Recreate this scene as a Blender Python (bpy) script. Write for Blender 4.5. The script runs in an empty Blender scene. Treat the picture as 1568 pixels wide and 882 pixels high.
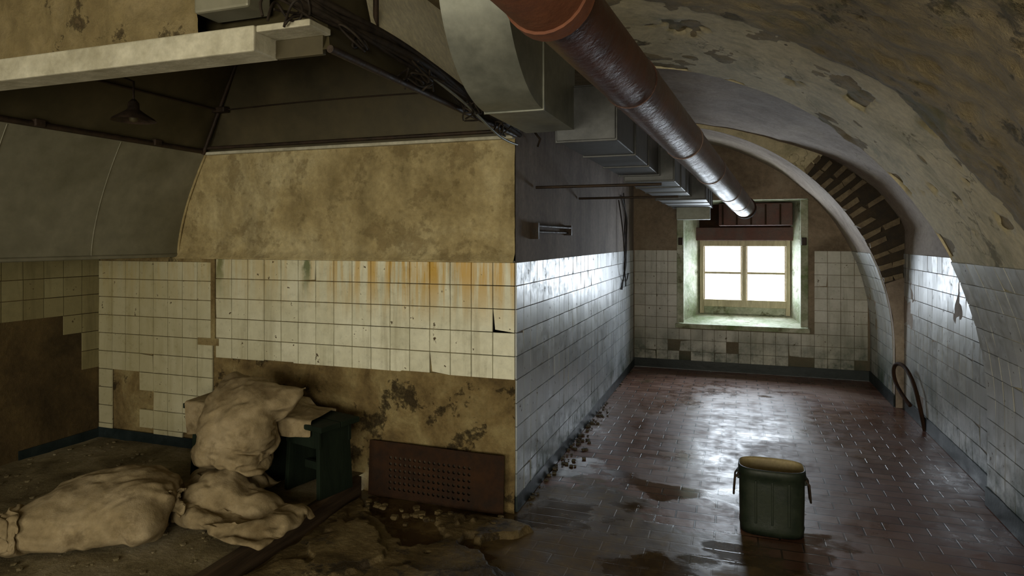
import bpy, bmesh, math, random, time
from mathutils import Vector, noise, Matrix
T0=time.time()
random.seed(7)
S=bpy.context.scene
S.view_settings.view_transform='Standard'
S.view_settings.look='None'
COL=S.collection

# ------------------------------------------------------------ helpers
class NT:
    def __init__(s,name,rough=.8,spec=.5,metal=0):
        s.m=bpy.data.materials.new(name); s.m.use_nodes=True
        s.t=s.m.node_tree; s.n=s.t.nodes; s.l=s.t.links
        s.b=s.n['Principled BSDF']
        s.b.inputs['Roughness'].default_value=rough
        s.b.inputs['Metallic'].default_value=metal
        s.b.inputs['Specular IOR Level'].default_value=spec
        g=s.n.new('ShaderNodeNewGeometry'); s.pos=g.outputs['Position']
    def put(s,inp,v):
        if isinstance(v,bpy.types.NodeSocket): s.l.new(v,inp)
        else: inp.default_value=v
    def scale(s,vec,sc):
        n=s.n.new('ShaderNodeMapping'); s.l.new(vec,n.inputs[0]); n.inputs['Scale'].default_value=sc; return n.outputs[0]
    def noise(s,sc=5,det=6,rough=.6,vec=None,dist=0):
        n=s.n.new('ShaderNodeTexNoise'); s.l.new(vec or s.pos,n.inputs['Vector'])
        n.inputs['Scale'].default_value=sc; n.inputs['Detail'].default_value=det
        n.inputs['Roughness'].default_value=rough; n.inputs['Distortion'].default_value=dist
        return n.outputs['Fac']
    def voro(s,sc,feat='DISTANCE_TO_EDGE',vec=None):
        n=s.n.new('ShaderNodeTexVoronoi'); n.feature=feat; s.l.new(vec or s.pos,n.inputs['Vector']); n.inputs['Scale'].default_value=sc
        return n.outputs['Distance']
    def ramp(s,fac,stops,interp='LINEAR'):
        n=s.n.new('ShaderNodeValToRGB'); s.l.new(fac,n.inputs[0]); e=n.color_ramp.elements
        n.color_ramp.interpolation=interp
        while len(e)<len(stops): e.new(.5)
        for i,(p,c) in enumerate(stops):
            e[i].position=p; e[i].color=(c,c,c,1) if isinstance(c,(int,float)) else (*c,1)
        return n.outputs[0]
    def mix(s,f,a,b,mode='MIX'):
        n=s.n.new('ShaderNodeMix'); n.data_type='RGBA'; n.blend_type=mode
        s.put(n.inputs[0],f)
        for i,v in ((6,a),(7,b)):
            if isinstance(v,(tuple,list)): n.inputs[i].default_value=(*v[:3],1)
            else: s.l.new(v,n.inputs[i])
        return n.outputs[2]
    def math(s,op,a,b=0,clamp=False):
        n=s.n.new('ShaderNodeMath'); n.operation=op; n.use_clamp=clamp; s.put(n.inputs[0],a); s.put(n.inputs[1],b); return n.outputs[0]
    def rng(s,v,a,b,c=0,d=1):
        n=s.n.new('ShaderNodeMapRange'); s.put(n.inputs[0],v)
        for i,q in enumerate((a,b,c,d)): n.inputs[i+1].default_value=q
        return n.outputs[0]
    def xyz(s):
        n=s.n.new('ShaderNodeSeparateXYZ'); s.l.new(s.pos,n.inputs[0]); return n.outputs
    def attr(s,name):
        n=s.n.new('ShaderNodeAttribute'); n.attribute_name=name; return n.outputs['Fac']
    def bump(s,h,st=.5,d=.02,prev=None):
        n=s.n.new('ShaderNodeBump'); n.inputs['Distance'].default_value=d
        s.put(n.inputs['Strength'],st)
        s.l.new(h,n.inputs['Height'])
        if prev: s.l.new(prev,n.inputs['Normal'])
        return n.outputs[0]
    def out(s,col=None,rough=None,bump=None):
        if col is not None:
            if isinstance(col,tuple): s.b.inputs['Base Color'].default_value=(*col,1)
            else: s.l.new(col,s.b.inputs['Base Color'])
        if rough is not None: s.put(s.b.inputs['Roughness'],rough)
        if bump is not None: s.l.new(bump,s.b.inputs['Normal'])
        return s.m

def plaster(name,c1,c2,c3,sc=1.5,bst=.5,rough=.85,fine=25,spots=None,spotc=(.05,.04,.02),cracks=0,spt=.57,damp=None,spm=1,streak=0,mould=0):
    t=NT(name,rough,.3)
    a=t.noise(sc,8,.65,dist=.4); f=t.noise(fine,6,.7)
    c=t.ramp(a,[(.32,c1),(.5,c2),(.68,c3)])
    c=t.mix(.55,c,t.ramp(f,[(.3,.55),(.7,1.25)]),'MULTIPLY')
    h=t.math('ADD',t.math('MULTIPLY',a,.8),t.math('MULTIPLY',f,.5))
    if spots:
        m=t.noise(spots,9,.72); mk=t.ramp(m,[(spt,0),(spt+.06,1)])
        c=t.mix(t.math('MULTIPLY',mk,spm),c,spotc); h=t.math('SUBTRACT',h,t.math('MULTIPLY',mk,.35*spm))
    if mould:
        vv=t.scale(t.pos,(1.3,.9,1.1)); m=t.noise(1.7,8,.7,vec=vv,dist=.8)
        c=t.mix(t.math('MULTIPLY',t.ramp(m,[(.52,0),(.64,1)]),mould),c,(.10,.11,.05))
    if streak:
        s_=t.noise(1,6,.6,t.scale(t.pos,(5,5,.9)))
        c=t.mix(t.math('MULTIPLY',t.ramp(s_,[(.45,0),(.7,1)]),streak),c,tuple(q*.5 for q in c1))
    if cracks:
        n=t.n.new('ShaderNodeVectorMath'); n.operation='ADD'; t.l.new(t.pos,n.inputs[0])
        nn=t.n.new('ShaderNodeTexNoise'); nn.inputs['Scale'].default_value=2.5; nn.inputs['Detail'].default_value=5; t.l.new(t.pos,nn.inputs['Vector'])
        t.l.new(nn.outputs['Color'],n.inputs[1])
        v=t.voro(cracks,vec=n.outputs[0]); ck=t.ramp(v,[(.0,1),(.008,0)])
        ck=t.math('MULTIPLY',ck,t.ramp(t.noise(1.1,3,.5),[(.5,0),(.58,1)]))
        c=t.mix(t.math('MULTIPLY',ck,.6),c,(.08,.06,.03)); h=t.math('SUBTRACT',h,t.math('MULTIPLY',ck,.3))
    if damp:
        x,y,z=t.xyz()
        k=t.math('MULTIPLY',t.rng(z,damp[0],0,0,1),t.rng(a,.3,.6,.4,1.1),True)
        c=t.mix(k,c,damp[1])
    return t.out(c,None,t.bump(h,bst,.04))

def simple(name,c1,c2,sc=8,rough=.6,metal=0,bst=.2,stretch=(1,1,1),spec=.5):
    t=NT(name,rough,spec,metal)
    v=t.scale(t.pos,stretch)
    a=t.noise(sc,7,.65,v); f=t.noise(sc*6,4,.6,v)
    c=t.mix(t.ramp(a,[(.35,0),(.65,1)]),c1,c2)
    c=t.mix(.4,c,t.ramp(f,[(.3,.6),(.7,1.2)]),'MULTIPLY')
    return t.out(c,t.rng(a,.3,.7,rough*.8,min(1,rough*1.25)),t.bump(t.math('ADD',a,t.math('MULTIPLY',f,.4)),bst,.01))

def mesh(name,verts,faces,mat=None,parent=None,smooth=False,mats=None,mi=None):
    me=bpy.data.meshes.new(name); me.from_pydata([tuple(v) for v in verts],[],faces); me.update()
    o=bpy.data.objects.new(name,me); COL.objects.link(o)
    for m in (mats or ([mat] if mat else [])): me.materials.append(m)
    if mi:
        for p,i in zip(me.polygons,mi): p.material_index=i
    if smooth:
        for p in me.polygons: p.use_smooth=True
    if parent: o.parent=parent
    return o
def empty(name):
    o=bpy.data.objects.new(name,None); COL.objects.link(o); return o
def boxdata(x0,x1,y0,y1,z0,z1):
    return [(x0,y0,z0),(x1,y0,z0),(x1,y1,z0),(x0,y1,z0),(x0,y0,z1),(x1,y0,z1),(x1,y1,z1),(x0,y1,z1)],[(0,3,2,1),(4,5,6,7),(0,1,5,4),(1,2,6,5),(2,3,7,6),(3,0,4,7)]
def box(name,x0,x1,y0,y1,z0,z1,mat,parent=None,bev=0,seg=2):
    v,f=boxdata(x0,x1,y0,y1,z0,z1); o=mesh(name,v,f,mat,parent)
    if bev:
        m=o.modifiers.new('b','BEVEL'); m.width=bev; m.segments=seg
    return o
class Acc:
    def __init__(s): s.v=[];s.f=[]
    def add(s,v,f):
        o=len(s.v); s.v+= [tuple(q) for q in v]; s.f+=[tuple(i+o for i in q) for q in f]
    def box(s,*a,rot=None,jit=0):
        v,f=boxdata(*a)
        v=[Vector(q) for q in v]
        if jit: v=[q+Vector([random.uniform(-jit,jit) for _ in range(3)]) for q in v]
        if rot is not None:
            c=sum(v,Vector())/8; v=[rot@(q-c)+c for q in v]
        s.add(v,f)
    def obj(s,name,mat,parent=None,smooth=False): return mesh(name,s.v,s.f,mat,parent,smooth)
def tube(name,pts,r,mat,parent=None,cyclic=False,bez=False,res=8):
    cu=bpy.data.curves.new(name,'CURVE'); cu.dimensions='3D'; cu.bevel_depth=r; cu.bevel_resolution=res//2; cu.use_fill_caps=True
    sp=cu.splines.new('NURBS' if bez else 'POLY'); sp.points.add(len(pts)-1)
    for p,q in zip(sp.points,pts): p.co=(*q,1)
    if bez: sp.order_u=4; sp.use_endpoint_u=True; cu.resolution_u=8
    sp.use_cyclic_u=cyclic
    o=bpy.data.objects.new(name,cu); COL.objects.link(o); cu.materials.append(mat)
    if parent: o.parent=parent
    return o
def grid(name,fn,us,vs,mat,smooth=True,parent=None,flip=False):
    V=[fn(u,v) for v in vs for u in us]; n=len(us); F=[]
    for j in range(len(vs)-1):
        for i in range(n-1):
            a=j*n+i; q=(a,a+1,a+n+1,a+n); F.append(q[::-1] if flip else q)
    return mesh(name,V,F,mat,parent,smooth)
def lin(a,b,n): return [a+(b-a)*i/(n-1) for i in range(n)]
def nz(x,y,z,s=1): return noise.noise(Vector((x*s,y*s,z*s)))
def fbm(x,y,z,s=1,o=4):
    r=0;a=1
    for i in range(o): r+=a*noise.noise(Vector((x*s,y*s,z*s))+Vector((i*7.3,)*3)); s*=2.1;a*=.5
    return r
def sstep(a,b,x):
    k=max(0,min(1,(x-a)/(b-a))); return k*k*(3-2*k)

# ------------------------------------------------------------ dimensions
XP=-1.33; YF=3.88; XL=-4.95; YB=8.9; XR=1.64; CX,CZ=-.9,.6
PH=.12

# ------------------------------------------------------------ canvas material + sacks (baked cloth, done first)
t=NT('canvas_sack',.95,.1)
a=t.noise(3,7,.65); w=t.noise(160,2,.5); w2=t.noise(22,5,.6); dk=t.noise(7,8,.7)
c=t.ramp(a,[(.3,(.15,.11,.058)),(.5,(.29,.228,.135)),(.7,(.41,.335,.22))])
c=t.mix(.5,c,t.ramp(w2,[(.3,.6),(.7,1.15)]),'MULTIPLY')
c=t.mix(t.math('MULTIPLY',t.ramp(dk,[(.52,0),(.66,1)]),.6),c,(.10,.07,.035))
M_canvas=t.out(c,None,t.bump(t.math('ADD',t.math('MULTIPLY',w,.3),w2),.4,.012))
def mkcol(o):
    o.modifiers.new('c','COLLISION'); o.collision.thickness_outer=.008; o.collision.cloth_friction=80
statics=[box('tmp_floor',-6,0,0,YF-.02,-.5,PH+.010,M_canvas),box('tmp_wall',-6,0,YF-.02,YF+.5,-.5,2,M_canvas),
 box('tmp_stool',-3.54,-2.80,3.38,3.74,PH+.0,PH+.512,M_canvas),box('tmp_stool2',-2.76,-2.34,3.37,3.67,PH,PH+.475,M_canvas)]
for o in statics: mkcol(o)
def cloth(o,frames,pressure=None,bend=.3,shrink=0.0,mass=.35):
    cm=o.modifiers.new('cloth','CLOTH'); s=cm.settings; s.quality=5; s.mass=mass
    s.tension_stiffness=15; s.compression_stiffness=15; s.shear_stiffness=5; s.bending_stiffness=bend; s.air_damping=2
    s.shrink_min=shrink
    if pressure is not None:
        s.use_pressure=True; s.uniform_pressure_force=pressure
    cm.collision_settings.distance_min=.008; cm.collision_settings.use_self_collision=False
    cm.point_cache.frame_start=1; cm.point_cache.frame_end=frames+2
    for fr in range(1,frames+1): S.frame_set(fr)
    dg=bpy.context.evaluated_depsgraph_get(); me=bpy.data.meshes.new_from_object(o.evaluated_get(dg))
    o.modifiers.clear(); o.data=me
    S.frame_set(1)
def pillow(name,size,M,nu,nv,thick,frames,pressure,bend=.3,seed=0,neck=False,shrink=-.10,wr=.010,arch=0):
    V=[];F=[];idx={}
    for s_ in (0,1):
        for j in range(nv):
            for i in range(nu):
                edge=i in(0,nu-1) or j in (0,nv-1)
                if edge and s_==1: idx[(1,i,j)]=idx[(0,i,j)]; continue
                u=i/(nu-1)-.5;v=j/(nv-1)-.5
                w_=1.0
                if neck: w_=1-.75*sstep(.28,.40,u)+.25*sstep(.42,.5,u)
                h=0 if edge else thick*(1-(2*u)**4)*(1-(2*v)**4)*(1 if s_ else -1)
                p=Vector((u*size[0],v*size[1]*w_,h-arch*max(0,u)**2))
                p+=Vector((nz(u,v,seed,5),nz(u,v,seed+3,5),nz(u,v,seed+6+s_,6)))*.035
                idx[(s_,i,j)]=len(V); V.append(M@p)
    for s_ in (0,1):
        for j in range(nv-1):
            for i in range(nu-1):
                q=(idx[(s_,i,j)],idx[(s_,i+1,j)],idx[(s_,i+1,j+1)],idx[(s_,i,j+1)])
                F.append(q if s_ else q[::-1])
    o=mesh(name,V,F,M_canvas,None,True)
    cloth(o,frames,pressure,bend,shrink,.35*(size[0]*size[1]/.568)*(1700/(nu*nv)))
    m=o.modifiers.new('ss','SUBSURF'); m.levels=1; m.render_levels=1
    dg=bpy.context.evaluated_depsgraph_get(); me=bpy.data.meshes.new_from_object(o.evaluated_get(dg)); o.modifiers.clear(); o.data=me
    for v in me.vertices:
        p=v.co; q=Vector((p.x,p.y,p.z))+Vector((nz(p.x,p.y,p.z,4),nz(p.y,p.z,p.x,4),nz(p.z,p.x,p.y,4)))*.10
        # long folds running roughly across each sack
        l=Vector((q.x*3+q.y*3,q.y*4-q.x*4,q.z*11))
        r1=1-abs(noise.noise(l+Vector((seed,0,0))))*2.2
        r2=1-abs(noise.noise(l*2.1+Vector((seed,5,0))))*2.2
        v.co=p+v.normal*(wr*(r1*1.2+r2*.5-.9))
        if v.co.z<PH+.006: v.co.z=PH+.006
    for p in me.polygons: p.use_smooth=True
    return o
def MX(loc,rx,ry,rz):
    return Matrix.Translation(loc)@Matrix.Rotation(rz,4,'Z')@Matrix.Rotation(ry,4,'Y')@Matrix.Rotation(rx,4,'X')
done=[]
def go(fn):
    try:
        o=fn(); mkcol(o); done.append(o)
    except Exception as ex: print('CLOTH FAIL',ex)
def sheet():
    R=Matrix.Rotation(.1,3,'Z')
    o=grid('canvas_sheet_draped',lambda u,v:(-3.06+(R@Vector((u,v,0))).x,3.50+(R@Vector((u,v,0))).y,.71+.05*nz(u,v,1,4)+.03*nz(u,v,2,9)),lin(-.40,.50,52),lin(-.26,.20,30),M_canvas)
    cloth(o,24,None,.15,-.12)
    for p in o.data.polygons: p.use_smooth=True
    return o
go(sheet)
go(lambda:pillow('canvas_sack_bundle',(.50,.30),MX((-2.98,3.18,.26),0,0,.1),34,24,.07,18,22,.12,31,shrink=-.1,wr=.010))
go(lambda:pillow('canvas_sack_crumpled',(.70,.40),MX((-2.72,2.98,.28),.05,0,-.1),44,30,.07,26,8,.12,4,shrink=-.22,wr=.013))
sup=box('tmp_support',-3.2,-2.62,3.06,3.38,PH,.33,M_canvas); statics.append(sup); mkcol(sup)
go(lambda:pillow('canvas_sack_slumped',(.60,.54),MX((-2.91,3.28,.62),0,-.95,1.52),44,38,.10,23,15,.15,9,shrink=-.15,wr=.013,arch=.7))
go(lambda:pillow('canvas_sack_lying',(.90,.64),MX((-3.22,2.66,.32),0,-.05,.42),56,38,.10,32,16,.15,14,True,shrink=-.15,wr=.012))
go(lambda:pillow('canvas_sack_folded',(.46,.34),MX((-3.60,2.30,.26),0,.15,.5),36,26,.05,24,6,.12,21,shrink=-.2,wr=.012))
for o in done:
    o.modifiers.clear(); m=o.modifiers.new('ss','SUBSURF'); m.levels=1; m.render_levels=1
for o in statics: bpy.data.objects.remove(o,do_unlink=True)
print('cloth done',time.time()-T0)

# ------------------------------------------------------------ materials
M_ochre=plaster('plaster_ochre',(.25,.19,.085),(.42,.34,.175),(.56,.485,.29),1.7,.6,spots=4,spotc=(.19,.135,.06),spt=.54,spm=.5,streak=.5)
M_lower=plaster('plaster_bare',(.07,.045,.017),(.23,.165,.07),(.38,.31,.15),2.6,1.0,spots=3,spotc=(.055,.038,.016))
M_rough=plaster('plaster_vault_rough',(.17,.135,.07),(.28,.225,.13),(.36,.30,.19),1.6,.9,fine=18,spots=3.5,spotc=(.12,.10,.055),spt=.58,mould=.6)
M_fascia=plaster('plaster_fascia',(.11,.08,.035),(.18,.14,.065),(.25,.20,.11),1.6,.9,fine=18,spots=3.5,spotc=(.08,.055,.025),spt=.56)
M_band=plaster('plaster_vault_pale',(.40,.35,.21),(.62,.545,.36),(.70,.63,.44),1.0,.3,fine=20,cracks=1.0,spots=2.6,spotc=(.20,.17,.09),spt=.62,mould=.4)
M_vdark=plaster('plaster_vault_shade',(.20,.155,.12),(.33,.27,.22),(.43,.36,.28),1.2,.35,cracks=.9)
M_part=plaster('plaster_partition',(.13,.10,.085),(.20,.165,.14),(.25,.21,.18),1.5,.3,streak=.5)
M_back=plaster('plaster_backwall',(.14,.105,.07),(.26,.20,.14),(.32,.26,.19),1.5,.4,damp=(.9,(.045,.055,.035)))
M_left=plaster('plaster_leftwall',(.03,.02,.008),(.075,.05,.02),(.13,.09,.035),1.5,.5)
M_hood=simple('hood_sheet_dark',(.038,.031,.013),(.08,.064,.031),2,.6,.2)
M_cream=plaster('hood_paint_cream',(.80,.74,.52),(.88,.82,.60),(.9,.85,.64),.8,.1)
M_galv=simple('galvanised',(.15,.16,.14),(.27,.28,.24),4,.5,.45,.1)
M_galvd=simple('galvanised_duct',(.05,.053,.057),(.11,.115,.12),5,.5,.5,.1)
M_canopy=simple('canopy_sheet',(.15,.145,.10),(.26,.25,.19),1.6,.55,.2,.12)
M_iron=simple('iron_dark',(.02,.014,.01),(.05,.03,.018),14,.6,.4,.4)
M_rust=simple('rust_plate',(.018,.009,.005),(.045,.021,.010),8,.85,.1,.6,spec=.2)
M_beam=simple('beam_paint',(.32,.30,.22),(.52,.50,.40),6,.6,0,.4)
M_green=simple('wood_green',(.004,.009,.005),(.010,.018,.010),7,.8,0,.5,(1,1,.2),spec=.2)
M_wood=simple('timber_brown',(.03,.018,.009),(.07,.042,.02),5,.75,0,.5,(4,.4,4))
M_frame=simple('window_wood',(.42,.34,.22),(.62,.53,.37),6,.6,0,.4,(3,3,.5))
M_redbd=simple('board_red_dark',(.05,.018,.013),(.11,.038,.028),5,.55,0,.4)
M_reveal=plaster('reveal_paint',(.14,.20,.07),(.38,.40,.29),(.6,.6,.5),2.8,.4,.6,spots=4,spotc=(.16,.16,.09))
M_brick=simple('brick_old',(.12,.085,.05),(.25,.20,.125),9,.85,0,.8)
M_dark=simple('dark_mortar_and_shade',(.03,.022,.014),(.07,.05,.03),9,.9,0,.8)
M_bb=simple('baseboard_tile_dark',(.008,.014,.016),(.022,.032,.034),6,.4,0,.3,spec=.3)
M_cable=simple('cable_black',(.013,.010,.008),(.035,.026,.018),20,.7,spec=.2)
M_bucket=simple('enamel_olive',(.010,.017,.011),(.022,.030,.018),9,.5,.1,.2,spec=.35)
M_buckin=simple('bucket_inside',(.3,.24,.12),(.42,.35,.2),9,.6,0,.2)
t=NT('pipe_rust_red',.5,.4,.12)
x,y,z=t.xyz()
a=t.noise(5,7,.65); f=t.noise(30,5,.6)
c=t.ramp(a,[(.3,(.032,.013,.009)),(.5,(.06,.022,.014)),(.7,(.10,.04,.024))])
grey=t.mix(t.ramp(a,[(.42,0),(.6,1)]),(.085,.042,.032),(.18,.125,.11))
fy=t.rng(y,2.0,3.2); c=t.mix(fy,c,grey)
c=t.mix(.4,c,t.ramp(f,[(.3,.6),(.7,1.2)]),'MULTIPLY')
M_pipe=t.out(c,t.rng(a,.3,.7,.28,.48),t.bump(t.math('ADD',a,f),.25,.01))
M_pipeo=simple('pipe_rust_orange',(.10,.03,.013),(.19,.067,.028),6,.75,0,.5)

def tilemat(name,c1,c2,grime,stain_and_shade=False,rough=.14,dirt=.5,damp=None):
    t=NT(name,rough,.5)
    r=t.attr('trand'); a=t.noise(1.6,8,.7); f=t.noise(14,6,.7); e=t.noise(45,4,.7)
    x,y,z=t.xyz()
    c=t.mix(r,c1,c2)
    g=t.ramp(a,[(.42,0),(.7,1)])
    c=t.mix(t.math('MULTIPLY',g,dirt),c,grime)
    c=t.mix(.4,c,t.ramp(f,[(.3,.6),(.65,1.1)]),'MULTIPLY')
    v=t.scale(t.pos,(9,9,.8)); sn0=t.noise(1,6,.65,v)
    c=t.mix(t.math('MULTIPLY',t.ramp(sn0,[(.52,0),(.66,1)]),.4),c,tuple(q*.55 for q in grime))
    if stain_and_shade:
        v=t.scale(t.pos,(16,16,1.0)); sn=t.noise(1,5,.6,v)
        top=t.rng(z,1.16,1.5)
        k=t.math('MULTIPLY',t.ramp(sn,[(.42,0),(.56,1)]),top,True)
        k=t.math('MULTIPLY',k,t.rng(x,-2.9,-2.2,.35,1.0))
        c=t.mix(k,c,(.56,.35,.07))
        wob=t.math('MULTIPLY',t.math('SUBTRACT',t.noise(9,4,.6),.5),.12)
        for gx,gw in ((-3.70,.05),(-2.91,.035)):
            dx=t.math('ABSOLUTE',t.math('SUBTRACT',t.math('ADD',x,wob),gx))
            k=t.math('MULTIPLY',t.rng(dx,gw,gw*.4,0,1),t.rng(z,1.30,1.52,0,1),True)
            c=t.mix(t.math('MULTIPLY',k,.9),c,(.09,.13,.05))
        left_shade=t.rng(x,-2.6,-4.4,0,.62); c=t.mix(left_shade,c,(.28,.23,.09))  # light falloff toward the left wall, put into the tile colour
    if damp:
        k=t.math('MULTIPLY',t.rng(z,damp,.05,0,1.3),t.rng(t.noise(3.5,7,.7),.4,.62,0,1),True)
        c=t.mix(k,c,(.04,.06,.04))
    chip=t.ramp(t.math('ADD',t.math('MULTIPLY',f,.75),t.math('MULTIPLY',e,.3)),[(.645,0),(.665,1)])
    c=t.mix(chip,c,(.07,.045,.02))
    rr=t.math('ADD',t.rng(f,.35,.7,rough,rough+.22),t.math('MULTIPLY',chip,.5))
    h=t.math('SUBTRACT',t.math('MULTIPLY',f,.12),t.math('MULTIPLY',chip,.6))
    return t.out(c,rr,t.bump(h,.25,.01))
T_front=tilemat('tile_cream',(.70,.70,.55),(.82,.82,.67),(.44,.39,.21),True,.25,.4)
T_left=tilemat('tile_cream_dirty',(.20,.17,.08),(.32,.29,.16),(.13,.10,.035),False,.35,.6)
T_part=tilemat('tile_white_blue',(.34,.37,.40),(.44,.47,.49),(.22,.23,.22),False,.27,.35,.5)
T_back=tilemat('tile_back',(.46,.45,.40),(.56,.55,.50),(.26,.25,.15),False,.25,.5,.75)
T_right=tilemat('tile_right',(.34,.35,.35),(.44,.45,.44),(.26,.24,.18),False,.28,.5,.7)

# floor
t=NT('floor_tiles_wet',.25,.5)
x,y,z=t.xyz()
n=t.n.new('ShaderNodeTexBrick'); n.offset=.5; n.squash=1
t.l.new(t.pos,n.inputs['Vector'])
n.inputs['Scale'].default_value=1; n.inputs['Brick Width'].default_value=.24; n.inputs['Row Height'].default_value=.115
n.inputs['Mortar Size'].default_value=.006; n.inputs['Mortar Smooth'].default_value=.3; n.inputs['Bias'].default_value=0
n.inputs['Color1'].default_value=(.135,.056,.036,1); n.inputs['Color2'].default_value=(.25,.135,.095,1); n.inputs['Mortar'].default_value=(.025,.015,.012,1)
mort=n.outputs['Fac']
a=t.noise(1.1,8,.65); f=t.noise(9,7,.7); e=t.noise(40,4,.7)
c=t.mix(.5,n.outputs['Color'],t.ramp(f,[(.3,.5),(.7,1.3)]),'MULTIPLY')
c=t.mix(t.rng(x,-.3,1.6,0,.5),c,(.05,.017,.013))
mk=t.math('ADD',t.rng(y,4.9,3.5,-.28,.30),t.rng(x,.7,-.9,-.34,.22))
mk=t.math('ADD',mk,t.math('SUBTRACT',t.noise(1.9,8,.6,dist=.6),.5))
mk=t.ramp(mk,[(.02,0),(.10,1)])
mudc=t.ramp(f,[(.3,(.045,.028,.011)),(.55,(.11,.072,.027)),(.75,(.20,.14,.055))])
c=t.mix(mk,c,mudc)
dp=t.ramp(t.noise(.9,7,.6,dist=.5,vec=t.scale(t.pos,(1,1.6,1))),[(.5,0),(.62,.6)])
dp=t.math('MULTIPLY',dp,t.math('SUBTRACT',1,mk))
c=t.mix(dp,c,(.22,.15,.115))
pd=t.noise(1.7,6,.55,vec=t.scale(t.pos,(.8,1.2,1)))
near=t.math('MULTIPLY',t.rng(y,5.4,4.6,0,1),t.rng(x,1.1,.4,0,1))
pd=t.math('ADD',pd,t.rng(near,0,1,-.16,.0))
pd=t.ramp(pd,[(.49,0),(.55,1)])
c=t.mix(t.math('MULTIPLY',pd,.5),c,(.035,.02,.011))
wet=t.ramp(a,[(.40,.2),(.6,.42)])
rr=t.math('ADD',wet,t.math('MULTIPLY',t.rng(f,.4,.7),.2))
rr=t.math('ADD',rr,t.math('MULTIPLY',mk,.1)); rr=t.math('ADD',rr,t.math('MULTIPLY',dp,.3))
n2=t.n.new('ShaderNodeMix'); n2.data_type='FLOAT'; t.l.new(pd,n2.inputs[0]); t.l.new(rr,n2.inputs[2]); n2.inputs[3].default_value=.14
h=t.math('SUBTRACT',t.math('MULTIPLY',f,.3),t.math('MULTIPLY',t.math('MULTIPLY',mort,t.math('SUBTRACT',1,mk)),1.2))
h=t.math('ADD',h,t.math('MULTIPLY',t.noise(3,3,.5),.8))
h=t.math('ADD',h,t.math('MULTIPLY',n.outputs['Color'],2.2))
M_floor=t.out(c,n2.outputs[0],t.bump(h,t.rng(pd,0,1,.45,.14),.012))
M_plat=plaster('platform_dirt',(.10,.078,.038),(.22,.18,.10),(.36,.31,.21),3,.9,.95,fine=40)
M_debris=plaster('debris_chips',(.05,.04,.027),(.10,.085,.055),(.20,.17,.12),6,.6,.95)
M_conc=plaster('broken_concrete',(.045,.03,.012),(.12,.085,.036),(.22,.17,.085),3,.8,.6,spots=5,spotc=(.035,.023,.01))

def RB(deg):
    tb=[(0,2.54),(26,2.83),(36.7,2.83),(47,2.72),(58.5,2.57),(75,2.49),(90,2.48)]
    if deg<26: return min(2.54/math.cos(math.radians(deg)),2.84)
    for (a0,r0),(a1,r1) in zip(tb,tb[1:]):
        if a0<=deg<=a1: return r0+(r1-r0)*(deg-a0)/(a1-a0)
def prof(s,R):
    if s<0: return (CX+R(0),CZ+s)
    a=math.radians(s); r=R(s); return (CX+r*math.cos(a),CZ+r*math.sin(a))
RA=lambda d:2.46
RC=lambda d:2.46
ss=[-.6,-.4,-.2,-.05]+lin(0,90,130)
def fA(s,y):
    x,z=prof(s,RA)
    if s>=0:
        a=math.radians(s); k=fbm(x,y,z,2.2,5)*.022+fbm(x,y,z,9,3)*.013
        amt=min(1,max(0,(s-24)/8)); th=.03*amt*sstep(3.75,3.4,y+fbm(0,y,z,3,3)*.15)
        x-=math.cos(a)*(k*amt+th-.012); z-=math.sin(a)*(k*amt+th-.012)
    return (x,y,z)
grid('ceiling_vault_near',fA,ss,lin(-3,.8,24)[:-1]+lin(.8,4.98,190),M_rough)
def fA2(s,y):
    x,z=prof(s,RA)
    if s>=0:
        a=math.radians(s); k=fbm(x,y,z,1.6,4)*.008
        chip=sstep(.12,.3,fbm(x,y*.5,z,3.2,4)+max(0,(y-4.75))*1.0-.25)
        if s>24 and y<4.97: k-=chip*.045
        x-=math.cos(a)*k; z-=math.sin(a)*k
    return (x,y,z)
grid('ceiling_vault_band',fA2,ss,lin(3.45,4.985,90),M_band)
def fB(s,y):
    x,z=prof(s,RB); k=fbm(x,y,z,1.5,4)*.012 if s>0 else 0
    return (x-k,y,z-k)
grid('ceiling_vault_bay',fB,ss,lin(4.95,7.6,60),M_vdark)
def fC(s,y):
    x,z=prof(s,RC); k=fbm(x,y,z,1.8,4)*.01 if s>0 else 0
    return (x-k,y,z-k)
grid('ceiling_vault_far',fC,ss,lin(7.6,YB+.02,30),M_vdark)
def face(nm,y,R1,R2,mt,s_,i0=.0):
    grid(nm,lambda u,s:((prof(s,R1)[0]-i0)*(1-u)+(prof(s,R2)[0]+.03)*u,y,(prof(s,R1)[1]-i0)*(1-u)+(prof(s,R2)[1]+(.03 if s>5 else 0))*u),[0,1],s_,mt,False)
face('ceiling_rib_face_near',4.985,RA,RB,M_vdark,ss,.0)
face('ceiling_rib_face_far',7.6,RC,RB,M_dark,ss,.006)
grid('ceiling_flat',lambda x,y:(x,y,3.06+fbm(x,y,0,1.5,3)*.015),lin(XL-.1,CX+.02,60),lin(-3,YB,80),M_rough)
A=Acc()
d=17
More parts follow.
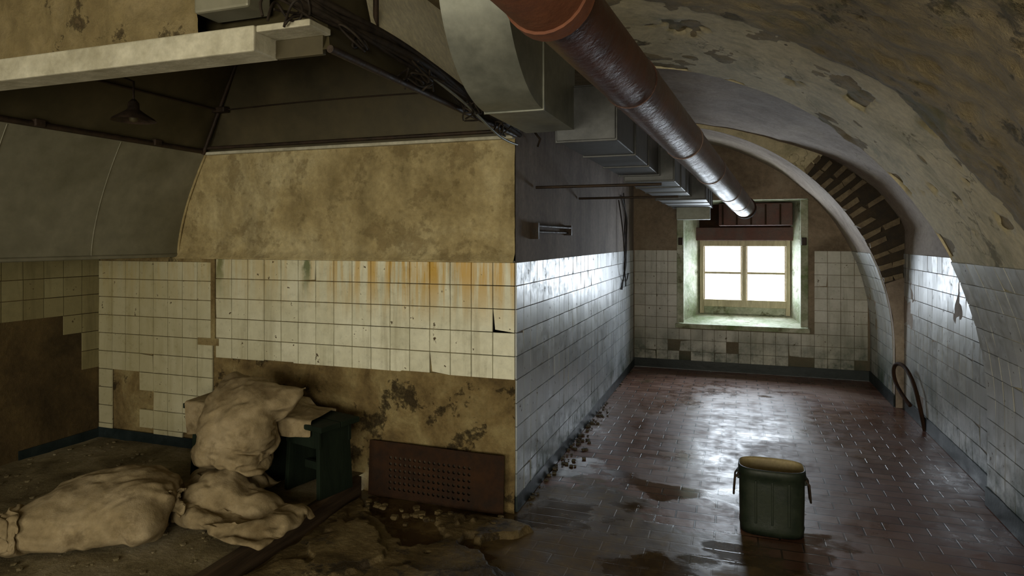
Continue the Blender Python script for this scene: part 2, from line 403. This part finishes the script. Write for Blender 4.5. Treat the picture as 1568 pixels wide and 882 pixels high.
while d<50:
    r0=RC(d)-.0; r1=RB(d)-.01
    if r1-r0>.10:
        for (q0,q1) in ((r0,r0+(r1-r0)*.46),(r0+(r1-r0)*.52,r1)):
            a=math.radians(d); w=.030; c=Vector((math.cos(a),0,math.sin(a))); tt=Vector((-math.sin(a),0,math.cos(a)))
            C=Vector((CX,0,CZ)); dy=random.uniform(7.53,7.57)
            P=[]
            for yy in (dy,7.62):
                for q,sg in ((q0,-1),(q1,-1),(q1,1),(q0,1)):
                    p=C+c*(q+random.uniform(-.02,.02))+tt*(sg*w*random.uniform(.6,1.05)); P.append((p.x,yy,p.z))
            if random.random()>.15: A.add(P,[(0,1,2,3),(0,4,5,1),(1,5,6,2),(2,6,7,3),(3,7,4,0)])
    d+=random.uniform(2.3,3.0)
A.obj('trim_exposed_brick_arch',M_brick)
face('ceiling_rib_plaster',7.575,RC,RB,M_band,lin(49,90,30),.008)
face('ceiling_rib_plaster_low',7.575,RC,RB,M_vdark,[-.6,-.3,0,8,16],.004)

# ------------------------------------------------------------ walls
box('wall_partition',XP-.25,XP,YF+.01,YB,0,3.1,M_part)
box('wall_front',XL-.1,XP-.001,YF+.01,YF+.25,0,3.1,M_lower)
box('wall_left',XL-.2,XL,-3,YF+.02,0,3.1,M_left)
WX0,WX1,WZ0,WZ1=-.75,.86,.60,2.25
A=Acc()
A.box(XP,WX0,YB,YB+.9,0,3.1);A.box(WX1,XR+.3,YB,YB+.9,0,3.1);A.box(WX0,WX1,YB,YB+.9,0,WZ0-.02);A.box(WX0,WX1,YB,YB+.9,WZ1,3.1)
A.obj('wall_back',M_back)
A=Acc()
A.box(XL,-3.6,-3.2,-3,0,3.1);A.box(-3.6,-1.6,-3.2,-3,0,.5);A.box(-3.6,-1.6,-3.2,-3,2.2,3.1);A.box(-1.6,-.6,-3.2,-3,0,3.1);A.box(1.5,XR+.2,-3.2,-3,0,3.1);A.box(-.6,1.5,-3.2,-3,0,.8);A.box(-.6,1.5,-3.2,-3,2.4,3.1)  # left opening added to hold the low fill light
A.obj('wall_rear',M_band)

def tiles(name,fn,nu,nv,size,mat,skip=None,gap=.0016,th=.008,tilt=.0009,v0=0,u0=0):
    V=[];F=[];R=[]
    for i in range(nu):
        for j in range(nv):
            if skip and skip(i,j): continue
            a=u0+i*size+gap;b=u0+(i+1)*size-gap;c=v0+j*size+gap;d=v0+(j+1)*size-gap
            P=[Vector(fn(*q)) for q in ((a,c),(b,c),(b,d),(a,d))]
            n=(P[1]-P[0]).cross(P[3]-P[0]).normalized()
            if random.random()<.03:
                k=random.randrange(4); C0=sum(P,Vector())/4; P[k]=P[k].lerp(C0,random.uniform(.08,.25))
            o=len(V); C=sum(P,Vector())/4
            V+=[tuple(p-n*.002) for p in P]
            ta,tb=random.gauss(0,tilt),random.gauss(0,tilt)
            sg=((-1,-1),(1,-1),(1,1),(-1,1))
            for p,(s1,s2) in zip(P,sg):
                q=p+(C-p)*.02+n*(th+ta*s1+tb*s2); V.append(tuple(q))
            F+=[(o+4,o+5,o+6,o+7),(o,o+1,o+5,o+4),(o+1,o+2,o+6,o+5),(o+2,o+3,o+7,o+6),(o+3,o,o+4,o+7)]
            R+=[random.random()]*5
    ob=mesh(name,V,F,mat)
    at=ob.data.attributes.new('trand','FLOAT','FACE')
    at.data.foreach_set('value',R)
    return ob
TT=.15
random.seed(3)
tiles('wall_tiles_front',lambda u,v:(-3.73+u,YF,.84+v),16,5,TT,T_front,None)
def skl(i,j):
    if j>=4: return False
    if j==3: return i in (1,2)
    if j==2: return i in (1,2,3)
    if j==1: return i in (1,2)
    if j==0: return i in (1,2,3,6,7)
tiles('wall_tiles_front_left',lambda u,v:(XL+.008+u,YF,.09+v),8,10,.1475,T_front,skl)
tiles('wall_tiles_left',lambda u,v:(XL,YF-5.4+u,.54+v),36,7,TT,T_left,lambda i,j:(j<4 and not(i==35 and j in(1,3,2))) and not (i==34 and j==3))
tiles('wall_tiles_partition',lambda u,v:(XP,YF+.004+u,.09+v),33,10,TT,T_part,lambda i,j:(j==0 and random.random()<.05))
def skb(i,j):
    x=XP+i*TT+.075; z=.09+j*TT+.075
    if WX0-.03<x<WX1+.04 and z>WZ0-.03: return True
    if j==0: return random.random()<.2
    if j==1: return random.random()<.04
    return False
tiles('wall_tiles_back',lambda u,v:(XP+.01+u,YB,.09+v),19,10,TT,T_back,skb)
tiles('wall_tiles_right_bay',lambda u,v:(XR,7.6-u,.12+v),17,10,.147,T_right,lambda i,j:(j<2 and random.random()<.06))
def curveA(u,v,R):
    if v<.6: return (CX+R,v)
    a=(v-.6)/R; return (CX+R*math.cos(a),CZ+R*math.sin(a))
tiles('wall_tiles_right_near',lambda u,v:(curveA(u,v,2.46)[0],5.0-u,curveA(u,v,2.46)[1]),40,10,TT,T_right,None,v0=.12)
tiles('wall_tiles_right_far',lambda u,v:(curveA(u,v,2.46)[0],YB-u,curveA(u,v,2.46)[1]),8,10,TT,T_right,lambda i,j:(j<2 and random.random()<.1),v0=.12)
box('baseboard_partition',XP,XP+.016,YF,YB,0,.095,M_bb)
box('baseboard_back',XP,XR,YB-.016,YB,0,.12,M_bb)
box('baseboard_right_bay',XR-.02,XR,5.0,7.6,0,.12,M_bb)
box('baseboard_right_near',1.54,1.56,-2.9,5.0,0,.12,M_bb)
box('baseboard_right_far',1.54,1.56,7.6,YB,0,.12,M_bb)
box('baseboard_front',XL,-3.7,YF-.012,YF,PH-.02,PH+.08,M_bb)
box('baseboard_left',XL,XL+.012,3.25,YF,PH-.02,PH+.07,M_bb)
A=Acc()
A.box(-3.775,-3.735,YF-.012,YF+.01,.98,1.59); A.box(-3.90,-3.70,YF-.013,YF+.01,.93,.985)
A.obj('trim_conduit_chase',M_lower)

# floor
def ff(x,y):
    m=max(0,min(1,(4.6-y)/1.5))*max(0,min(1,(.8-x)/1.6))
    return (x,y,-.004+fbm(x,y,0,2.2,4)*.014*m+fbm(x,y,0,.8,2)*.002)
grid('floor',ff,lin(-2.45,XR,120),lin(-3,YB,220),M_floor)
def fp(x,y): return (x,y,PH+fbm(x,y,3,3,5)*.010)
grid('floor_platform',fp,lin(XL,-2.44,110),lin(-3,.8,16)[:-1]+lin(.8,YF+.01,130),M_plat)
box('trim_platform_edge',-2.46,-2.405,-3,3.80,-.02,PH+.008,M_wood,bev=.008)

def fsk(x,z):
    lip=.03*max(0,1-(z-1.60)/.05)
    return (x,YF-.012-lip-fbm(x,0,z,3,5)*.012-fbm(x,4,z,12,3)*.003,z)
grid('wall_hood_skirt',fsk,lin(-4.10,XP+.002,200),lin(1.598,2.39,70),M_ochre)
box('trim_skirt_lip',-4.09,XP,YF-.045,YF,1.590,1.600,M_ochre)
box('trim_skirt_top',-3.80,XP,YF-.05,YF+.01,2.375,2.398,M_beam,bev=.006)
def flw(x,z):
    e=max(0,fbm(x,1,z,2.6,5))*.03
    return (x,YF-.001-e*.7-fbm(x,0,z,8,3)*.004,z)
grid('wall_front_bare_plaster',flw,lin(-3.68,XP+.001,180),lin(-.01,.85,60),M_lower)

# hood with its hanging sheet canopy
H=empty('extraction_hood')
def cx(z):
    k=(z-1.62)/.76; return -4.09+.27*(k**1.6)
E=H
grid('canopy_sheet',lambda y,z:(cx(z),y,z),lin(.2,YF-.01,40),lin(1.62,2.40,20),M_canopy,parent=E,flip=True)
for yy in (3.15,2.45,1.75,1.0):
    tube('canopy_seam',[(cx(z)+.001,yy,z) for z in lin(1.62,2.38,14)],.003,M_canopy,E)
tube('canopy_rolled_edge',[(cx(1.62),.2,1.615),(cx(1.62),YF-.03,1.615)],.014,M_canopy,E)
tube('canopy_top_rail',[(-3.80,.2,2.40),(-3.80,YF-.06,2.40)],.018,M_iron,E)
tube('canopy_end_edge',[(cx(z)+.004,YF-.02,z) for z in lin(1.62,2.38,14)],.009,M_ochre,E)
for yy in (2.6,1.6,3.4): box('rail_clamp',-3.84,-3.77,yy-.03,yy+.03,2.385,2.43,M_iron,E,bev=.006)
r=[(-3.82,1.90,2.40),(XP,1.90,2.40),(XP,YF-.01,2.40),(-3.82,YF-.01,2.40)]
tp=[(-3.38,2.35,3.04),(-1.60,2.2,3.04),(-1.60,3.76,3.04),(-3.38,3.72,3.04)]
def lerp(a,b,k): return tuple(a[i]+(b[i]-a[i])*k for i in range(3))
V=r+tp
mesh('panels_dark',V,[(3,0,4,7),(2,3,7,6),(0,1,5,4),(1,2,6,5)],M_hood,H)
q0=lerp(r[1],r[2],.16);q1=r[2];u0=lerp(tp[1],tp[2],.16);u1=tp[2]
def off(p): return (p[0]+.012,p[1],p[2]+.006)
mesh('panel_cream',[off(lerp(q0,u0,.26)),off(lerp(q1,u1,.22)),off(lerp(q1,u1,.99)),off(lerp(q0,u0,.99))],[(0,1,2,3)],M_cream,H)
tube('hip_rod',[(-3.80,YF-.06,2.38),lerp(r[3],tp[3],.98)],.013,M_iron,H)
tube('rim_rod_back',[(-3.80,YF-.05,2.425),(XP,YF-.05,2.425)],.012,M_iron,H)
tube('rim_rod_right',[(XP,1.9,2.40),(XP+.0,YF,2.40)],.014,M_iron,H)
mb=lerp(r[3],tp[3],.45); mb2=lerp(r[2],tp[2],.45); mb3=lerp(r[0],tp[0],.45)
tube('mid_rod_back',[(mb[0],mb[1]-.02,mb[2]),((mb[0]+mb2[0])/2,mb[1]-.03,mb[2]+.03),(mb2[0]-.04,mb2[1]-.02,mb2[2])],.005,M_iron,H,bez=True)
tube('mid_rod_left',[(mb[0]+.02,mb[1],mb[2]),(mb3[0]+.02,mb3[1],mb3[2])],.008,M_iron,H)
box('joint_clamp',mb[0]-.05,mb[0]+.10,mb[1]-.07,mb[1]-.01,mb[2]-.02,mb[2]+.02,M_iron,H,bev=.008)
def fbn(x,z): return (x,1.84-fbm(x,2,z,2.5,5)*.03-fbm(x,0,z,10,2)*.008,z)
box('trim_hood_beam',XL,-1.56,1.79,1.92,2.385,2.475,M_beam,bev=.006)
box('trim_hood_beam_flange',-1.56,-1.34,1.80,1.92,2.452,2.475,M_beam,bev=.004)
box('trim_hood_beam_web',-1.56,-1.36,1.90,1.92,2.385,2.452,M_hood,bev=.003)
grid('wall_fascia',fbn,lin(XL,-1.86,150),lin(2.47,3.08,50),M_fascia)
box('trim_fascia_bracket',-1.865,-1.62,1.83,1.95,2.56,3.05,M_canopy,bev=.01)

L=empty('pendant_lamp')
def lathe(name,prof,c,mat,parent,n=40):
    V=[];F=[];m=len(prof)
    for i in range(n):
        a=2*math.pi*i/n
        for rr,z in prof: V.append((c[0]+rr*math.cos(a),c[1]+rr*math.sin(a),c[2]+z))
    for i in range(n):
        for j in range(m-1):
            a=i*m+j;b=((i+1)%n)*m+j; F.append((a,b,b+1,a+1))
    return mesh(name,V,F,mat,parent,True)
lc=(-3.18,2.70,2.40)
lathe('shade',[(.115,0),(.105,.012),(.055,.045),(.03,.065),(.028,.10),(.012,.12),(.0,.12)],lc,M_iron,L)
lathe('bulb_socket',[(.0,-.01),(.02,0),(.025,.03),(.02,.06),(.0,.07)],lc,M_hood,L)
tube('stem',[(lc[0],lc[1],2.50),(lc[0],lc[1],2.62),(lc[0]-.25,lc[1],2.72),(lc[0]-.42,lc[1]-.0,2.75)],.006,M_iron,L)

# ------------------------------------------------------------ ducts
D=empty('ventilation_duct')
def rectsweep(name,path,x0,x1,h,mat,parent):
    V=[];F=[]
    for (y,z,ny,nz_) in path:
        for xx,k in ((x0,0),(x1,0),(x1,h),(x0,h)): V.append((xx,y+ny*k,z+nz_*k))
    for i in range(len(path)-1):
        for j in range(4):
            a=i*4+j;b=i*4+(j+1)%4; F.append((a,b,b+4,a+4))
    o=mesh(name,V,F,mat,parent,True)
    try: o.data.set_sharp_from_angle(angle=math.radians(35))
    except Exception: pass
    return o
yc,zc,Ro=2.42,2.71,.46
EX0,EX1=-.955,-.715
path=[(yc-Ro,3.06,1,0),(yc-Ro,2.88,1,0)]+[(yc-Ro*math.cos(a),zc-Ro*math.sin(a),math.cos(a),math.sin(a)) for a in lin(0,math.pi/2,20)]+[(2.95,zc-Ro,0,1)]
rectsweep('elbow',path,EX0,EX1,.32,M_galv,D)
for k in (6,21):
    y,z,ny,n2=path[k]
    P=[(EX0-.003,y-ny*.003,z-n2*.003),(EX1+.003,y-ny*.003,z-n2*.003),(EX1+.003,y+ny*.33,z+n2*.33),(EX0-.003,y+ny*.33,z+n2*.33)]
    tube('flange',P,.006,M_galv,D,cyclic=True)
xs=[(-.80,-.52,2.93,4.7,2.20,2.45),(-.77,-.42,4.7,6.5,2.16,2.40),(-.75,-.28,6.5,8.35,2.13,2.36)]
for i,(a0,a1,y0,y1,z0,z1) in enumerate(xs):
    box('run_%d'%i,a0,a1,y0,y1,z0,z1,M_galvd,D,bev=.004)
    for yy in lin(y0+.02,y1-.02,4):
        box('joint_%d'%i,a0-.008,a1+.008,yy-.012,yy+.012,z0-.008,z1+.008,M_galvd,D,bev=.003)
for yy in (4.3,5.6):
    tube('support_rod',[(-1.32,yy,2.10),(-.46,yy,2.10)],.010,M_iron,D)
box('end_drop',-.7,-.3,8.2,8.36,1.98,2.14,M_galv,D,bev=.005)

# pipe
Pp=empty('flue_pipe')
p0=Vector((-.50,.45,2.36)); p1=Vector((.075,6.15,2.02))
def pl(k): return p0+(p1-p0)*k
tube('main',[pl(0),pl(.3),pl(.6),pl(1)],.088,M_pipe,Pp,res=24)
dirp=(p1-p0).normalized()
for k in (.30,.47,.62,.78,.90): 
    tube('joint_ring',[pl(k)-dirp*.03,pl(k)-dirp*.01,pl(k)+dirp*.01,pl(k)+dirp*.03],.091,M_pipe,Pp,res=24)
tube('socket_collar',[pl(.09),pl(.165)],.099,M_pipeo,Pp,res=24)
tube('socket_lip',[pl(.165),pl(.173)],.106,M_pipeo,Pp,res=24)
tube('end_cap',[p1-dirp*.04,p1+dirp*.03],.098,M_rust,Pp,res=24)

# ------------------------------------------------------------ cables
C=empty('cable_bundle')
base=[(-1.75,1.55,2.95),(-1.50,1.72,2.66),(-1.40,1.80,2.54),(-1.30,2.05,2.51),(-1.28,2.5,2.48),(-1.27,3.0,2.45),(-1.29,3.5,2.44),(-1.30,3.82,2.41)]
for i in range(12):
    random.seed(20+i)
    pts=[(p[0]+random.uniform(-.035,.035),p[1]+random.uniform(-.03,.03),p[2]+random.uniform(-.035,.045)) for p in base]
    tube('cable_%d'%i,pts,random.choice((.008,.011,.015)),M_cable,C,bez=True)
for i in range(22):
    random.seed(60+i); c=random.choice(base[2:7]); 
    pts=[(c[0]+random.uniform(-.08,.08),c[1]+random.uniform(-.15,.15),c[2]+random.uniform(-.11,.06)) for _ in range(6)]
    tube('loose_wire_%d'%i,pts,.0045,M_cable,C,bez=True)
tube('sag_wire',[(-1.28,2.6,2.46),(-1.26,2.9,2.42),(-1.24,3.2,2.33),(-1.25,3.45,2.30),(-1.29,3.8,2.33)],.007,M_galv,C,bez=True)
tube('vertical_conduit',[(-1.42,2.35,2.62),(-1.42,2.35,3.06)],.012,M_iron,C)
W=empty('wall_cables')
for i in range(3):
    random.seed(90+i)
    pts=[(XP+.02,8.0+random.uniform(-.3,.3),z+random.uniform(-.05,.05)) for z in lin(2.3,1.1,8)]
    tube('cable_%d'%i,pts,.007,M_cable,W,bez=True)
tube('loop',[(XP+.02,7.6,2.2),(XP+.08,7.7,1.7),(XP+.08,7.6,1.3),(XP+.03,8.1,1.15),(XP+.02,8.3,1.3)],.007,M_cable,W,bez=True)

B=empty('towel_rail')
tube('bar_upper',[(XP+.05,4.2,1.83),(XP+.05,5.15,1.83)],.010,M_iron,B)
tube('bar_lower',[(XP+.03,4.2,1.79),(XP+.03,5.15,1.79)],.007,M_iron,B)
box('plate_1',XP,XP+.06,4.19,4.22,1.74,1.85,M_iron,B); box('plate_2',XP,XP+.06,5.12,5.15,1.77,1.85,M_iron,B)
tube('wall_hook',[(XP,4.25,2.5),(XP+.07,4.2,2.42),(XP+.04,4.25,2.38)],.008,M_iron)

# ------------------------------------------------------------ window
yi=9.45; ix0,ix1,iz0,iz1=-.48,.69,.70,2.22
Wn=empty('window_1')
V=[(WX0,YB-.01,WZ0),(WX1,YB-.01,WZ0),(WX1,YB-.01,WZ1),(WX0,YB-.01,WZ1),(ix0,yi,iz0),(ix1,yi,iz0),(ix1,yi,iz1),(ix0,yi,iz1)]
mesh('reveal',V,[(0,1,5,4),(1,2,6,5),(2,3,7,6),(3,0,4,7)],M_reveal,Wn)
box('sill',WX0-.02,WX1+.02,YB-.04,YB+.0,WZ0-.05,WZ0+.012,M_reveal,Wn,bev=.01)
def wb(n,*a,m=M_frame): return box(n,*a,m,Wn,bev=.006)
gz0,gz1=.90,1.64
wb('stile_left',ix0,ix0+.055,yi-.05,yi+.03,iz0,1.75); wb('stile_right',ix1-.055,ix1,yi-.05,yi+.03,iz0,1.75)
wb('bottom_rail',ix0+.055,ix1-.055,yi-.05,yi+.03,.80,gz0); wb('top_rail',ix0+.055,ix1-.055,yi-.05,yi+.03,gz1,1.72)
wb('lower_panel',ix0+.055,ix1-.055,yi-.02,yi+.02,iz0,.80,m=M_reveal)
xm=(ix0+ix1)/2
wb('mullion',xm-.03,xm+.03,yi-.055,yi+.03,.80,gz1); 
wb('glazing_bar_left',ix0+.055,xm-.03,yi-.03,yi+.02,1.255,1.285); wb('glazing_bar_right',xm+.03,ix1-.055,yi-.03,yi+.02,1.255,1.285)
for a0,a1 in ((ix0+.055,xm-.03),(xm+.03,ix1-.055)):
    wb('sash_l',a0,a0+.016,yi-.035,yi+.01,gz0,gz1);wb('sash_r',a1-.016,a1,yi-.035,yi+.01,gz0,gz1)
wb('head_board',ix0-.1,ix1+.12,yi-.10,yi+.03,1.72,1.90,m=M_redbd)
wb('upper_board',ix0-.1,ix1+.12,yi-.02,yi+.03,1.90,iz1+.05,m=M_rust)
box('vent_body',-.22,.70,9.15,9.42,1.92,2.22,M_redbd,Wn,bev=.01)
for k in range(5): box('vent_slat_%d'%k,-.18+.18*k,-.16+.18*k,9.13,9.15,1.93,2.20,M_rust,Wn)
box('trim_left',WX0-.0,WX0+.09,YB-.025,YB+.02,WZ0+.02,2.16,M_reveal,Wn,bev=.01)
box('trim_right',WX1-.09,WX1,YB-.025,YB+.02,WZ0+.02,2.24,M_reveal,Wn,bev=.01)
for sx in (WX0+.05,WX1-.05): box('hinge_pintle',sx-.03,sx+.03,YB-.05,YB-.02,1.66,1.76,M_iron,Wn,bev=.008)
box('ground_outside',-8,8,YB+.95,20,-.5,-.4,M_debris)

# ------------------------------------------------------------ bucket
Bk=empty('field_canister')
Bk.location=(.20,4.16,0)
def roundrect(a,b,p=3.2,n=64):
    o=[]
    for i in range(n):
        th=2*math.pi*i/n; c,s=math.cos(th),math.sin(th)
        o.append((a*math.copysign(abs(c)**(2/p),c),b*math.copysign(abs(s)**(2/p),s)))
    return o
prof_=[(0,.008,.9),(0,.008,.94),(0,.0,.975),(0,.03,.985),(0,.045,1.0),(0,.06,.985),(0,.20,1.0),(0,.30,1.0),(0,.335,1.0),(0,.34,1.035),(0,.365,1.035),(0,.385,1.02),(0,.387,.99),(0,.37,.965),(0,.05,.94),(0,.045,.5)]
V=[];F=[];MI=[];n=64
for _,z,s_ in prof_:
    for (x,y) in roundrect(.182,.125): V.append((x*s_,y*s_,z))
for j in range(len(prof_)-1):
    for i in range(n):
        F.append((j*n+i,j*n+(i+1)%n,(j+1)*n+(i+1)%n,(j+1)*n+i)); MI.append(1 if j>=12 else 0)
F.append(tuple(range(n))[::-1]); MI.append(0); F.append(tuple((len(prof_)-1)*n+i for i in range(n))); MI.append(1)
mesh('body',V,F,None,Bk,True,[M_bucket,M_buckin],MI)
for s_ in (-1,1):
    box('handle_lug',s_*.182-.012,s_*.182+.012,-.03,.03,.29,.34,M_bucket,Bk,bev=.005)
    tube('side_handle',[(s_*.185,-.045,.33),(s_*.205,-.045,.30),(s_*.213,-.04,.20),(s_*.213,.04,.20),(s_*.205,.045,.30),(s_*.185,.045,.33)],.006,M_iron,Bk)
for xx in (-.09,0,.09):
    box('rib',xx-.006,xx+.006,-.128,-.12,.07,.32,M_bucket,Bk,bev=.003)

# ------------------------------------------------------------ perforated plate
x0,x1,z0,z1=-2.36,-1.38,.005,.37
V=[];F=[]
def quadcell(a,b,c,d,hole):
    o=len(V)
    if not hole:
        V.extend([(a,0,c),(b,0,c),(b,0,d),(a,0,d)]); F.append((o,o+1,o+2,o+3)); return
    mx,mz=(a+b)/2,(c+d)/2
    out=[(a,c),(mx,c),(b,c),(b,mz),(b,d),(mx,d),(a,d),(a,mz)]
    rr=min(b-a,d-c)*.30
    for q in out: V.append((q[0],0,q[1]))
    for k in range(8):
        an=math.radians(225+45*k); V.append((mx+rr*math.cos(an),0,mz+rr*math.sin(an)))
    for k in range(8): F.append((o+k,o+(k+1)%8,o+8+(k+1)%8,o+8+k))
nx,nz2=27,9
for i in range(nx):
    for j in range(nz2):
        a=x0+(x1-x0)*i/nx;b=x0+(x1-x0)*(i+1)/nx;c=z0+(z1-z0)*j/nz2;d=z0+(z1-z0)*(j+1)/nz2
        quadcell(a,b,c,d,4<=i<=20 and 1<=j<=6)
pp=mesh('perforated_metal_plate',V,F,M_rust)
bm=bmesh.new(); bm.from_mesh(pp.data); bmesh.ops.remove_doubles(bm,verts=bm.verts,dist=.0005)
for v in bm.verts:
    v.co.y=YF-.06-.02*(1-v.co.z/.37)+.008*math.sin(v.co.x*5)
bm.to_mesh(pp.data); bm.free()
m=pp.modifiers.new('s','SOLIDIFY'); m.thickness=.006
box('trim_plate_shade',-2.32,-1.42,YF-.045,YF-.037,0,.33,M_dark)  # flat dark sheet standing in for the shade of a cavity behind the plate

def rock(acc,c,s,seed,sub=2):
    bm=bmesh.new(); bmesh.ops.create_icosphere(bm,subdivisions=sub,radius=1)
    rz=random.uniform(0,6.28)
    vs=[]
    for v in bm.verts:
        k=1+.35*nz(v.co.x+seed*3.1,v.co.y,v.co.z,1.3)+.12*nz(v.co.x,v.co.y+seed,v.co.z,4)
        p=v.co*k; p=Vector((max(-.75,min(.75,p.x))*s[0],max(-.75,min(.75,p.y))*s[1],max(-.55,min(.55,p.z))*s[2]))
        p=Matrix.Rotation(rz,3,'Z')@p; vs.append(p+Vector(c))
    acc.add(vs,[tuple(q.index for q in f.verts) for f in bm.faces]); bm.free()
random.seed(11)
def slab(x,y):
    n_=fbm(x*1.1,y,2.5,1.6,4)+.30
    edge=min(sstep(-2.40,-2.25,x),sstep(-.95,-1.35,x+fbm(x,y,1,3,3)*.2),sstep(3.74,3.55,y))
    h=sstep(.05,.10,n_*edge)*.05
    h2=sstep(.45,.50,n_*edge)*.025
    return (x,y,-.014+h+h2+fbm(x,y,7,5,3)*.006+fbm(x,y,1,22,2)*.0015)
grid('broken_concrete_slab',slab,lin(-2.39,-.9,200),lin(1.9,3.76,250),M_conc)
A=Acc()
for i in range(45):
    x=random.uniform(-2.3,-1.35);y=random.gauss(3.6,.08)
    if y>3.72: continue
    s=random.uniform(.01,.03); rock(A,(x,y,.03),(s,s,s*.7),i,2)
A.obj('rubble_below_plate',M_conc)
A=Acc()
for i in range(170):
    y=random.gauss(5.5,.75) if random.random()<.75 else random.uniform(4,8.6)
    if y>8.6 or y<3.95: continue
    x=XP+.022+abs(random.gauss(0,.05))*(1.2 if 4.7<y<6.6 else .4); s=random.choice((.004,.006,.009,.013,.02)); rock(A,(x,y,s*.2),(s,s,s*.7),i,1)
A.obj('plaster_debris_along_wall',M_debris)
A=Acc()
for i in range(700):
    x=random.uniform(XL+.05,-2.55);y=random.uniform(.8,3.8);s=random.choice((.004,.006,.009,.012,.018))
    if y>3.3 and x>-3.6: continue
    rock(A,(x,y,PH+s*.2),(s,s,s*.6),i,1)
A.obj('plaster_debris_platform',M_plat)

# ------------------------------------------------------------ stools
def stool(name,x,y,w,d,h,rz):
    E=empty(name); E.location=(x,y,PH+.008); E.rotation_euler=(0,0,rz)
    for k in range(2):
        ww=d/2; box('seat_plank_%d'%k,-w/2,w/2,-d/2+ww*k+.002,-d/2+ww*(k+1)-.002,h-.035,h,M_green,E,bev=.005)
    for s_ in (-1,1):
        xx=s_*(w/2-.075)
        v,f=boxdata(xx-.016,xx+.016,-d/2+.03,d/2-.03,.0,h-.036)
        v=[(a+(s_*.02 if c<.1 else 0),b*(1.05 if c<.1 else .95),c) for a,b,c in v]
        o=mesh('leg_board',v,f,M_green,E); m=o.modifiers.new('b','BEVEL'); m.width=.004
        box('apron',-w/2+.05,w/2-.05,s_*(d/2-.04)-.011,s_*(d/2-.04)+.011,h-.15,h-.036,M_green,E,bev=.003)
    box('stretcher',-w/2+.09,w/2-.09,-.015,.015,.12,.17,M_green,E,bev=.003)
    return E
stool('wooden_stool',-2.55,3.52,.42,.32,.46,-.25)
stool('wooden_stool',-3.18,3.56,.72,.36,.50,.0)

tube('bent_pipe',[(1.62,6.75,0.0),(1.58,6.78,.25),(1.58,6.95,.40),(1.55,7.2,.52),(1.50,7.35,.50),(1.48,7.35,.38),(1.50,7.2,.26),(1.56,7.0,.16)],.018,M_rust,bez=True)

# ------------------------------------------------------------ lights
def area(name,loc,target,sx,sy,e,col):
    l=bpy.data.lights.new(name,'AREA'); l.shape='RECTANGLE'; l.size=sx; l.size_y=sy; l.energy=e; l.color=col
    o=bpy.data.objects.new(name,l); COL.objects.link(o); o.location=loc
    o.rotation_euler=(Vector(target)-Vector(loc)).to_track_quat('-Z','Y').to_euler(); return o
area('daylight_window',(xm,9.62,1.35),(xm,0,1.25),1.5,1.5,165,(.80,.90,1.0))
area('daylight_rear_window',(.5,-2.95,1.6),(-1.6,3.9,1.5),1.9,1.5,115,(1,.90,.66))
area('fill_rear_low',(-2.6,-2.95,1.35),(1.4,4.2,2.4),1.9,1.6,95,(1,.90,.66))  # added fill light aimed up at the vault, no known window there
w=bpy.data.worlds.new('World'); S.world=w; w.use_nodes=True
w.node_tree.nodes['Background'].inputs[0].default_value=(.85,.93,1,1); w.node_tree.nodes['Background'].inputs[1].default_value=1.5

cd=bpy.data.cameras.new('cam'); cd.sensor_width=36; cd.lens=36*985/1568; cd.shift_y=-75/1568; cd.clip_start=.05
co=bpy.data.objects.new('camera',cd); COL.objects.link(co); co.location=(0,0,1.74)
co.rotation_euler=(math.radians(90),0,math.radians(19.2)); S.camera=co
print('script total',time.time()-T0)
